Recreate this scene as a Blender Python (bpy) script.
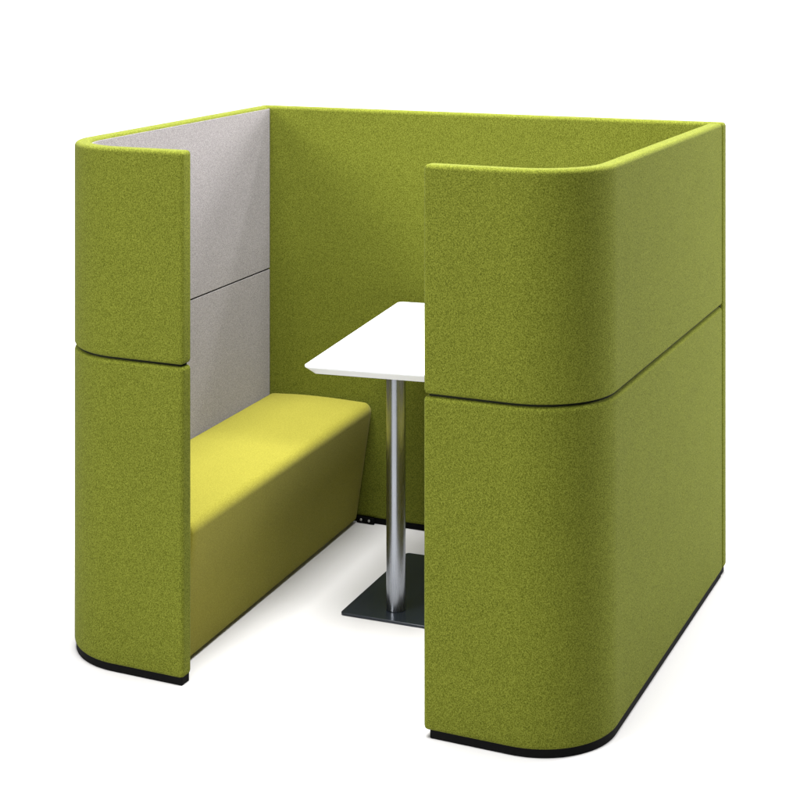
import bpy, bmesh, math
from mathutils import Vector

S = bpy.context.scene
for o in list(bpy.data.objects):
    bpy.data.objects.remove(o)

# ------------------------------------------------------------------ camera
cam_d = bpy.data.cameras.new('camera')
cam = bpy.data.objects.new('camera', cam_d)
S.collection.objects.link(cam)
cam.location = (2.5923, -3.5132, 1.811)
cam.rotation_euler = (math.pi / 2, 0, 0.4202)
cam_d.sensor_width = 36
cam_d.lens = 1623.9 / 800 * 36
cam_d.shift_y = -431.4 / 800
cam_d.clip_start = 0.05
cam_d.clip_end = 200
S.camera = cam

# ------------------------------------------------------------------ ambient, exposure
w = bpy.data.worlds.new('World')
S.world = w
w.use_nodes = True
w.node_tree.nodes['Background'].inputs['Color'].default_value = (1.0, 1.0, 1.0, 1)
w.node_tree.nodes['Background'].inputs['Strength'].default_value = 0.04
S.view_settings.view_transform = 'Standard'
S.view_settings.look = 'None'
S.view_settings.exposure = 0
S.view_settings.gamma = 1


def lamp(name, loc, target, size, power, color=(1, 1, 1), size_y=None, spread=None):
    d = bpy.data.lights.new(name, 'AREA')
    d.energy = power
    d.color = color
    d.size = size
    if size_y:
        d.shape = 'RECTANGLE'
        d.size_y = size_y
    if spread:
        d.spread = math.radians(spread)
    o = bpy.data.objects.new(name, d)
    S.collection.objects.link(o)
    o.location = loc
    o.rotation_euler = (Vector(target) - Vector(loc)).to_track_quat('-Z', 'Y').to_euler()
    return o


lamp('overhead_softbox', (0.95, 0.15, 4.4), (0.95, 0.3, 0), 3.0, 690, size_y=3.2)
lamp('front_softbox', (-1.9, -5.3, 3.0), (0.7, 0.6, 0.8), 1.5, 370, size_y=1.5)
lamp('side_softbox', (4.4, 3.5, 2.3), (1.5, 0.8, 0.7), 1.1, 225, size_y=1.2)
lamp('backdrop_lamp', (-3.2, 3.4, 5.6), (-3.4, 6.3, 1.0), 13.0, 1600, size_y=1.0)

# ------------------------------------------------------------------ dimensions (metres)
H, ZSEAM, ZF, T = 1.35, 0.807, 0.018, 0.046
W, D = 1.4966, 1.30
SPLAY, SKEW = 0.0726, 0.0203
WING_L, WING_R = 0.4219, 1.0817
RAD = 0.20
LIN = 0.0016            # thickness of the grey lining panels
GAP = 0.0023


# ------------------------------------------------------------------ materials
def nodes(name):
    m = bpy.data.materials.new(name)
    m.use_nodes = True
    nt = m.node_tree
    return m, nt, nt.nodes['Principled BSDF']


def felt(name, dark, mid, light, sheen=0.3, bump=0.25, sheen_tint=(1, 1, 1)):
    """Melange wool felt: fine two-tone fibre mottling with a fuzzy nap."""
    m, nt, b = nodes(name)
    N, L = nt.nodes.new, nt.links.new
    tc = N('ShaderNodeTexCoord')
    mp = N('ShaderNodeMapping')                       # turned off-axis so no face lies along the noise lattice
    mp.inputs['Rotation'].default_value = (0.62, 0.37, 0.83)
    mp.inputs['Location'].default_value = (3.17, 1.41, 5.23)
    L(tc.outputs['Object'], mp.inputs['Vector'])
    n1 = N('ShaderNodeTexNoise')
    n1.inputs['Scale'].default_value = 330
    n1.inputs['Detail'].default_value = 5
    n1.inputs['Roughness'].default_value = 0.68
    n2 = N('ShaderNodeTexNoise')
    n2.inputs['Scale'].default_value = 620
    n2.inputs['Detail'].default_value = 2
    mixn = N('ShaderNodeMix')
    mixn.inputs['Factor'].default_value = 0.42
    ramp = N('ShaderNodeValToRGB')
    e = ramp.color_ramp.elements
    e[0].position, e[0].color = 0.42, (*dark, 1)
    e[1].position, e[1].color = 0.58, (*light, 1)
    c = e.new(0.5)
    c.color = (*mid, 1)
    L(mp.outputs['Vector'], n1.inputs['Vector'])
    L(mp.outputs['Vector'], n2.inputs['Vector'])
    L(n1.outputs['Fac'], mixn.inputs[2])
    L(n2.outputs['Fac'], mixn.inputs[3])
    L(mixn.outputs[0], ramp.inputs['Fac'])
    # slow cloudiness of the nap
    n3 = N('ShaderNodeTexNoise')
    n3.inputs['Scale'].default_value = 7
    n3.inputs['Detail'].default_value = 3
    L(mp.outputs['Vector'], n3.inputs['Vector'])
    mr = N('ShaderNodeMapRange')
    mr.inputs['From Min'].default_value = 0.3
    mr.inputs['From Max'].default_value = 0.7
    mr.inputs['To Min'].default_value = 0.98
    mr.inputs['To Max'].default_value = 1.02
    L(n3.outputs['Fac'], mr.inputs['Value'])
    hsv = N('ShaderNodeHueSaturation')
    L(ramp.outputs['Color'], hsv.inputs['Color'])
    L(mr.outputs['Result'], hsv.inputs['Value'])
    L(hsv.outputs['Color'], b.inputs['Base Color'])
    b.inputs['Roughness'].default_value = 0.95
    b.inputs['Specular IOR Level'].default_value = 0.04
    b.inputs['Sheen Weight'].default_value = sheen
    b.inputs['Sheen Roughness'].default_value = 0.45
    b.inputs['Sheen Tint'].default_value = (*sheen_tint, 1)
    bp = N('ShaderNodeBump')
    bp.inputs['Strength'].default_value = bump
    bp.inputs['Distance'].default_value = 0.0015
    L(mixn.outputs[0], bp.inputs['Height'])
    n4 = N('ShaderNodeTexNoise')
    n4.inputs['Scale'].default_value = 4.5
    n4.inputs['Detail'].default_value = 1
    L(mp.outputs['Vector'], n4.inputs['Vector'])
    bp2 = N('ShaderNodeBump')
    bp2.inputs['Strength'].default_value = 0.12
    bp2.inputs['Distance'].default_value = 0.02
    L(n4.outputs['Fac'], bp2.inputs['Height'])
    L(bp2.outputs['Normal'], bp.inputs['Normal'])
    L(bp.outputs['Normal'], b.inputs['Normal'])
    return m


def plain(name, col, rough, metal=0.0, spec=0.5, var=0.06, scale=60, bump=0.0):
    m, nt, b = nodes(name)
    N, L = nt.nodes.new, nt.links.new
    tc = N('ShaderNodeTexCoord')
    n = N('ShaderNodeTexNoise')
    n.inputs['Scale'].default_value = scale
    n.inputs['Detail'].default_value = 4
    L(tc.outputs['Object'], n.inputs['Vector'])
    mr = N('ShaderNodeMapRange')
    mr.inputs['To Min'].default_value = rough - var
    mr.inputs['To Max'].default_value = rough + var
    L(n.outputs['Fac'], mr.inputs['Value'])
    L(mr.outputs['Result'], b.inputs['Roughness'])
    b.inputs['Base Color'].default_value = (*col, 1)
    b.inputs['Metallic'].default_value = metal
    b.inputs['Specular IOR Level'].default_value = spec
    if bump:
        bp = N('ShaderNodeBump')
        bp.inputs['Strength'].default_value = bump
        bp.inputs['Distance'].default_value = 0.001
        L(n.outputs['Fac'], bp.inputs['Height'])
        L(bp.outputs['Normal'], b.inputs['Normal'])
    return m


def brushed(name, col, rough):
    m, nt, b = nodes(name)
    N, L = nt.nodes.new, nt.links.new
    tc = N('ShaderNodeTexCoord')
    mp = N('ShaderNodeMapping')
    mp.inputs['Scale'].default_value = (900, 900, 6)
    n = N('ShaderNodeTexNoise')
    n.inputs['Scale'].default_value = 1
    n.inputs['Detail'].default_value = 3
    L(tc.outputs['Object'], mp.inputs['Vector'])
    L(mp.outputs['Vector'], n.inputs['Vector'])
    mr = N('ShaderNodeMapRange')
    mr.inputs['To Min'].default_value = rough - 0.08
    mr.inputs['To Max'].default_value = rough + 0.08
    L(n.outputs['Fac'], mr.inputs['Value'])
    L(mr.outputs['Result'], b.inputs['Roughness'])
    b.inputs['Base Color'].default_value = (*col, 1)
    b.inputs['Metallic'].default_value = 1.0
    return m


GREEN = felt('green_wool_felt', (0.053, 0.062, 0.006), (0.103, 0.116, 0.012), (0.164, 0.181, 0.026),
             sheen=0.03, sheen_tint=(0.92, 0.95, 0.75))
GREY = felt('grey_wool_felt', (0.142, 0.130, 0.131), (0.215, 0.198, 0.199), (0.305, 0.284, 0.285), sheen=0.12)
LIME = felt('lime_seat_fabric', (0.158, 0.144, 0.017), (0.196, 0.180, 0.023), (0.232, 0.214, 0.033), sheen=0.08,
            bump=0.12, sheen_tint=(1, 1, 0.7))
BLACK = plain('black_plinth_board', (0.004, 0.004, 0.004), 0.7, spec=0.05, scale=90)
SEAM = plain('dark_seam_felt', (0.012, 0.014, 0.006), 0.9, spec=0.1)
STEEL = brushed('brushed_steel', (0.27, 0.285, 0.315), 0.27)
SCREW = plain('zinc_screw', (0.55, 0.55, 0.55), 0.35, metal=1.0)
PLATE = plain('dark_steel_plate', (0.012, 0.016, 0.022), 0.24, metal=0.0, spec=0.4, var=0.015, scale=9)
WHITE = plain('white_laminate', (0.66, 0.67, 0.69), 0.38, spec=0.4, scale=40)
PAPER = plain('white_studio_paper', (0.50, 0.493, 0.490), 0.9, spec=0.05, var=0.03, scale=8)


# ------------------------------------------------------------------ helpers
def obj(name, bm, mat, parent=None, bevel=0.0, seg=4, smooth=True):
    bmesh.ops.recalc_face_normals(bm, faces=bm.faces)
    me = bpy.data.meshes.new(name)
    bm.to_mesh(me)
    bm.free()
    for p in me.polygons:
        p.use_smooth = smooth
    me.materials.append(mat)
    o = bpy.data.objects.new(name, me)
    S.collection.objects.link(o)
    if parent:
        o.parent = parent
    if bevel:
        md = o.modifiers.new('soft_edges', 'BEVEL')
        md.width = bevel
        md.segments = seg
        md.limit_method = 'ANGLE'
        md.angle_limit = math.radians(35)
        md.harden_normals = True
        md.use_clamp_overlap = True
    return o


def thing(name, label, cat, loc=(0, 0, 0)):
    o = bpy.data.objects.new(name, None)
    S.collection.objects.link(o)
    o.location = loc
    o['label'] = label
    o['category'] = cat
    return o


def fillet_path(p0, p1, p2, r, n=28):
    """p0 -> rounded corner at p1 -> p2 as a list of (point, left normal)."""
    p0, p1, p2 = (Vector(p) for p in (p0, p1, p2))
    d1, d2 = (p1 - p0).normalized(), (p2 - p1).normalized()
    ang = d1.angle(d2)
    t = r * math.tan(ang / 2)
    a, b = p1 - d1 * t, p1 + d2 * t
    sgn = 1 if d1.x * d2.y - d1.y * d2.x > 0 else -1

    def nrm(d):
        return Vector((-d.y, d.x)) * sgn          # towards the inside of the bend
    c = a + nrm(d1) * r
    pts = [(p0, nrm(d1))]
    for i in range(n + 1):
        th = ang * i / n * sgn
        v = -nrm(d1)
        v = Vector((v.x * math.cos(th) - v.y * math.sin(th), v.x * math.sin(th) + v.y * math.cos(th)))
        pts.append((c + v * r, -v))
    pts.append((p2, nrm(d2)))
    return pts


def sweep(path, o0, o1, z0, z1):
    """Upright slab between two offsets from a plan path."""
    bm = bmesh.new()
    rings = []
    for p, n in path:
        a, b = p + n * o0, p + n * (o1 if not callable(o1) else o1(len(rings)))
        rings.append([bm.verts.new((a.x, a.y, z0)), bm.verts.new((b.x, b.y, z0)),
                      bm.verts.new((b.x, b.y, z1)), bm.verts.new((a.x, a.y, z1))])
    for r, s in zip(rings, rings[1:]):
        for i in range(4):
            j = (i + 1) % 4
            bm.faces.new((r[i], r[j], s[j], s[i]))
    bm.faces.new(rings[0])
    bm.faces.new(rings[-1][::-1])
    return bm


def trim_path(path, start, end):
    """Shorten a plan path by a length at either end."""
    q = list(path)
    (a, n), (b, _) = q[0], q[1]
    q[0] = (a + (b - a).normalized() * start, n)
    (a, n), (b, _) = q[-1], q[-2]
    q[-1] = (a + (b - a).normalized() * end, n)
    return q


def box(x0, x1, y0, y1, z0, z1, bm=None):
    bm = bm or bmesh.new()
    v = [bm.verts.new((x, y, z)) for z in (z0, z1) for x, y in ((x0, y0), (x1, y0), (x1, y1), (x0, y1))]
    for f in ((0, 1, 2, 3), (4, 5, 6, 7), (0, 1, 5, 4), (1, 2, 6, 5), (2, 3, 7, 6), (3, 0, 4, 7)):
        bm.faces.new([v[i] for i in f])
    return bm


def stack(rings):
    """Loft a list of equal-length point rings and cap both ends."""
    bm = bmesh.new()
    vs = [[bm.verts.new(p) for p in r] for r in rings]
    n = len(vs[0])
    for a, b in zip(vs, vs[1:]):
        for i in range(n):
            j = (i + 1) % n
            bm.faces.new((a[i], a[j], b[j], b[i]))
    bm.faces.new(vs[0][::-1])
    bm.faces.new(vs[-1])
    return bm


def rrect(x0, x1, y0, y1, r, z, n=10):
    pts = []
    for cx, cy, a0 in ((x1 - r, y1 - r, 0), (x0 + r, y1 - r, 90), (x0 + r, y0 + r, 180), (x1 - r, y0 + r, 270)):
        for i in range(n + 1):
            a = math.radians(a0 + 90 * i / n)
            pts.append((cx + r * math.cos(a), cy + r * math.sin(a), z))
    return pts


def ring(r, z, n=64, c=(0, 0)):
    return [(c[0] + r * math.cos(2 * math.pi * i / n), c[1] + r * math.sin(2 * math.pi * i / n), z) for i in range(n)]


# ------------------------------------------------------------------ floor: one seamless studio sweep
bm = bmesh.new()
prof = [(-9.0, 0.0)]
yb, rb = 6.5, 1.6
for i in range(25):
    a = math.pi / 2 * i / 24
    prof.append((yb - rb + rb * math.sin(a), rb - rb * math.cos(a)))
prof.append((yb, 7.0))
rows = [[bm.verts.new((x, y, z)) for y, z in prof] for x in (-16.0, 11.0)]
for i in range(len(prof) - 1):
    bm.faces.new((rows[0][i], rows[1][i], rows[1][i + 1], rows[0][i + 1]))
flo = obj('floor', bm, PAPER)
flo['kind'] = 'structure'
flo['label'] = 'seamless white studio floor curving up behind the booth'
flo['category'] = 'floor'

# ------------------------------------------------------------------ the booth
booth = thing('seating_booth',
              'olive green felt seating booth with high curved walls, grey lining and lime bench',
              'seating booth', (W / 2, D / 2, 0))
OFF = Vector((-W / 2, -D / 2, 0))


def place(o, parent=booth):
    """Meshes are laid out in room coordinates; shift them under the booth's base point."""
    if parent is booth:
        o.location = OFF
    o.parent = parent
    return o


yl = D - SKEW                                         # where the left wall meets the back panel
left = fillet_path((-SPLAY * yl / D, yl - 0.006), (0, 0), (WING_L, 0), 0.222)
right = fillet_path((W, D - 0.006), (W, 0), (WING_R, 0), RAD)

for path, end_in in ((left, 0.004), (right, 0.016)):
    shell = T - LIN
    # the felt shell fills out to the full thickness along the unlined wing
    k = len(path) - 1

    def inner_off(i, k=k):
        return shell if i < k else T
    place(obj('curved_panel', sweep(path, 0, inner_off, ZF, ZSEAM - GAP), GREEN, None, 0.011, 5))
    place(obj('curved_panel', sweep(path, 0, inner_off, ZSEAM + GAP, H), GREEN, None, 0.011, 5))
    place(obj('seam_strip', sweep(trim_path(path, 0.012, 0.012), 0.010, shell - 0.004, ZSEAM - 0.008, ZSEAM + 0.008), SEAM))
    place(obj('seam_strip', sweep([(path[0][0] + (path[0][0] - path[1][0]).normalized() * 0.0055, path[0][1]),
                                   (path[0][0] - (path[0][0] - path[1][0]).normalized() * 0.006, path[0][1])],
                                  0.008, shell - 0.006, ZF + 0.004, H - 0.012), SEAM))
    place(obj('plinth', sweep(trim_path(path, 0.004, end_in), 0.004, T - 0.006, 0, ZF + 0.004), BLACK, None, 0.002, 2))
    # grey lining on the inside of the wall, following the bend
    inner = path[:-1]
    place(obj('lining_panel', sweep(inner, shell - 0.0006, T, ZF + 0.012, ZSEAM - GAP), GREY, None, 0.0007, 2))
    place(obj('lining_panel', sweep(inner, shell - 0.0006, T, ZSEAM + GAP, H - 0.008), GREY, None, 0.0007, 2))

# back panel: one full height slab closing both side walls
bp = [(Vector((-SPLAY, D - SKEW)), Vector((0, 1))), (Vector((W, D)), Vector((0, 1)))]
place(obj('back_panel', sweep(bp, 0, T, ZF, H), GREEN, None, 0.011, 5))
place(obj('plinth', sweep(trim_path(bp, 0.006, 0.006), 0.004, T - 0.006, 0, ZF + 0.004), BLACK, None, 0.002, 2))


# benches: one upholstered block each, front face leaning in towards the floor
def bench(mirror):
    zt, xs, xb, y0, y1 = 0.392, 0.425 - 0.03 * mirror, 0.366 - 0.03 * mirror, T + 0.001, D - SKEW - 0.004
    r, R2 = 0.028, 0.222
    prof = [(T + 0.002, 0.009), (T + 0.002, zt - 0.012), (T + 0.006, zt - 0.004), (T + 0.014, zt)]
    nx = 12
    for i in range(1, nx):                            # gently crowned top
        t = i / nx
        x = T + 0.014 + (xs - r - T - 0.014) * t
        prof.append((x, zt + 0.006 * math.sin(math.pi * t) + 0.006 * t))
    lean = math.atan2(xs - xb, zt - ZF)
    cx, cz = xs - r, zt + 0.006 - r
    for i in range(11):
        a = math.pi / 2 - (math.pi / 2 + lean) * i / 10
        prof.append((cx + r * math.cos(a), cz + r * math.sin(a)))
    prof.append((xb + 0.004, 0.016))
    prof.append((xb - 0.003, 0.009))
    rings = []
    ys = [y0, y0 + 0.003, y0 + 0.010] + [y0 + 0.010 + (y1 - y0 - 0.02) * k / 48 for k in range(1, 48)] + [y1 - 0.010, y1 - 0.003, y1]
    mx, mz = sum(p[0] for p in prof) / len(prof), sum(p[1] for p in prof) / len(prof)
    for y in ys:
        k = 0.0
        e = min(y - y0, y1 - y)
        if e < 0.010:
            k = 0.010 - math.sqrt(max(0.0, 0.010 ** 2 - (0.010 - e) ** 2))
        rr = []
        for x, z in prof:
            dx, dz = x - mx, z - mz
            L = math.hypot(dx, dz)
            x2, z2 = x - dx / L * k, z - dz / L * k
            if y < R2:                               # back corner cut to the bend of the wall
                q = R2 - T - 0.004
                x2 = max(x2, R2 - math.sqrt(max(0.0, q * q - (R2 - y) ** 2)))
            rr.append((W - x2, y, z2) if mirror else (x2 - SPLAY * y / D, y, z2))
        rings.append(rr)
    b = place(obj('bench', stack(rings), LIME))
    md = b.modifiers.new('edge', 'EDGE_SPLIT')
    md.split_angle = math.radians(50)
    # recessed black base under the bench
    bm = bmesh.new()
    sh = (lambda x, y: W - x) if mirror else (lambda x, y: x - SPLAY * y / D)
    v = [bm.verts.new((sh(x, y), y, z)) for z in (0, 0.013) for x, y in
         ((R2 + 0.01, y0 + 0.02), (xb - 0.022, y0 + 0.02), (xb - 0.022, y1 - 0.005), (R2 + 0.01, y1 - 0.005))]
    for f in ((0, 1, 2, 3), (4, 5, 6, 7), (0, 1, 5, 4), (1, 2, 6, 5), (2, 3, 7, 6), (3, 0, 4, 7)):
        bm.faces.new([v[i] for i in f])
    obj('bench_base', bm, BLACK, b)
    # black steel angle that ties the bench to the back panel
    yb0 = (D - SKEW * (1 - 0.33 / W)) if not mirror else D - 0.004
    xa = xb - SPLAY + 0.004
    x0, x1 = (xa, xa + 0.062) if not mirror else (W - xb - 0.066, W - xb - 0.004)
    br = place(obj('corner_bracket', box(x0, x1, yb0 - 0.009, yb0 - 0.002, 0.001, 0.021), BLACK, None, 0.0015, 2))
    for fx in (0.26, 0.72):
        c = (x0 + (x1 - x0) * fx, 0.012)
        sc = stack([[(px, yb0 - y, pz) for px, pz, _ in ring(rad, 0, 20, c)] for rad, y in
                    ((0.0042, 0.0085), (0.0042, 0.0105), (0.0030, 0.0118))])
        obj('screw', sc, SCREW, br)
    return b


bench(False)
bench(True)

# ------------------------------------------------------------------ the table
PX, PY = 0.717, 0.656
table = thing('pedestal_table', 'white topped table on a steel column with dark square base plate',
              'table', (PX, PY, 0))
TH_T, TH_B = 0.1231, 0.0355
zt = 0.75
x0, x1, y0, y1 = 0.5457 - PX, 0.235, 0.3673 - PY, 1.2378 - PY
rings = []
for ins, z in ((0.022, zt - 0.026), (0.006, zt - 0.0115), (0.002, zt - 0.0085), (0.0, zt - 0.006), (0.0, zt - 0.003), (0.001, zt - 0.001), (0.003, zt)):
    rings.append(rrect(x0 + ins, x1 - ins, y0 + ins, y1 - ins, 0.017 - ins * 0.3, z))
top = obj('table_top', stack(rings), WHITE, table)
top.rotation_euler.z = TH_T
top.modifiers.new('edge', 'EDGE_SPLIT').split_angle = math.radians(40)
fl = obj('mounting_plate', stack([ring(0.085, zt - 0.032), ring(0.085, zt - 0.0265)]), PLATE, table, 0.001, 2)
cr = 0.0272
col = obj('column', stack([ring(cr, 0.0085), ring(cr, zt - 0.0325)]), STEEL, table, 0.0015, 2)
bx0, by0, by1 = 0.5798 - PX, 0.5763 - PY, 1.0803 - PY
rings = []
for ins, z in ((0.001, 0.0), (0.0, 0.001), (0.0, 0.0065), (0.0015, 0.008)):
    rings.append(rrect(bx0 + ins, -bx0 - ins, by0 + ins, by1 - ins, 0.012, z))
pl = obj('base_plate', stack(rings), PLATE, table)
pl.rotation_euler.z = TH_B
pl.modifiers.new('edge', 'EDGE_SPLIT').split_angle = math.radians(30)
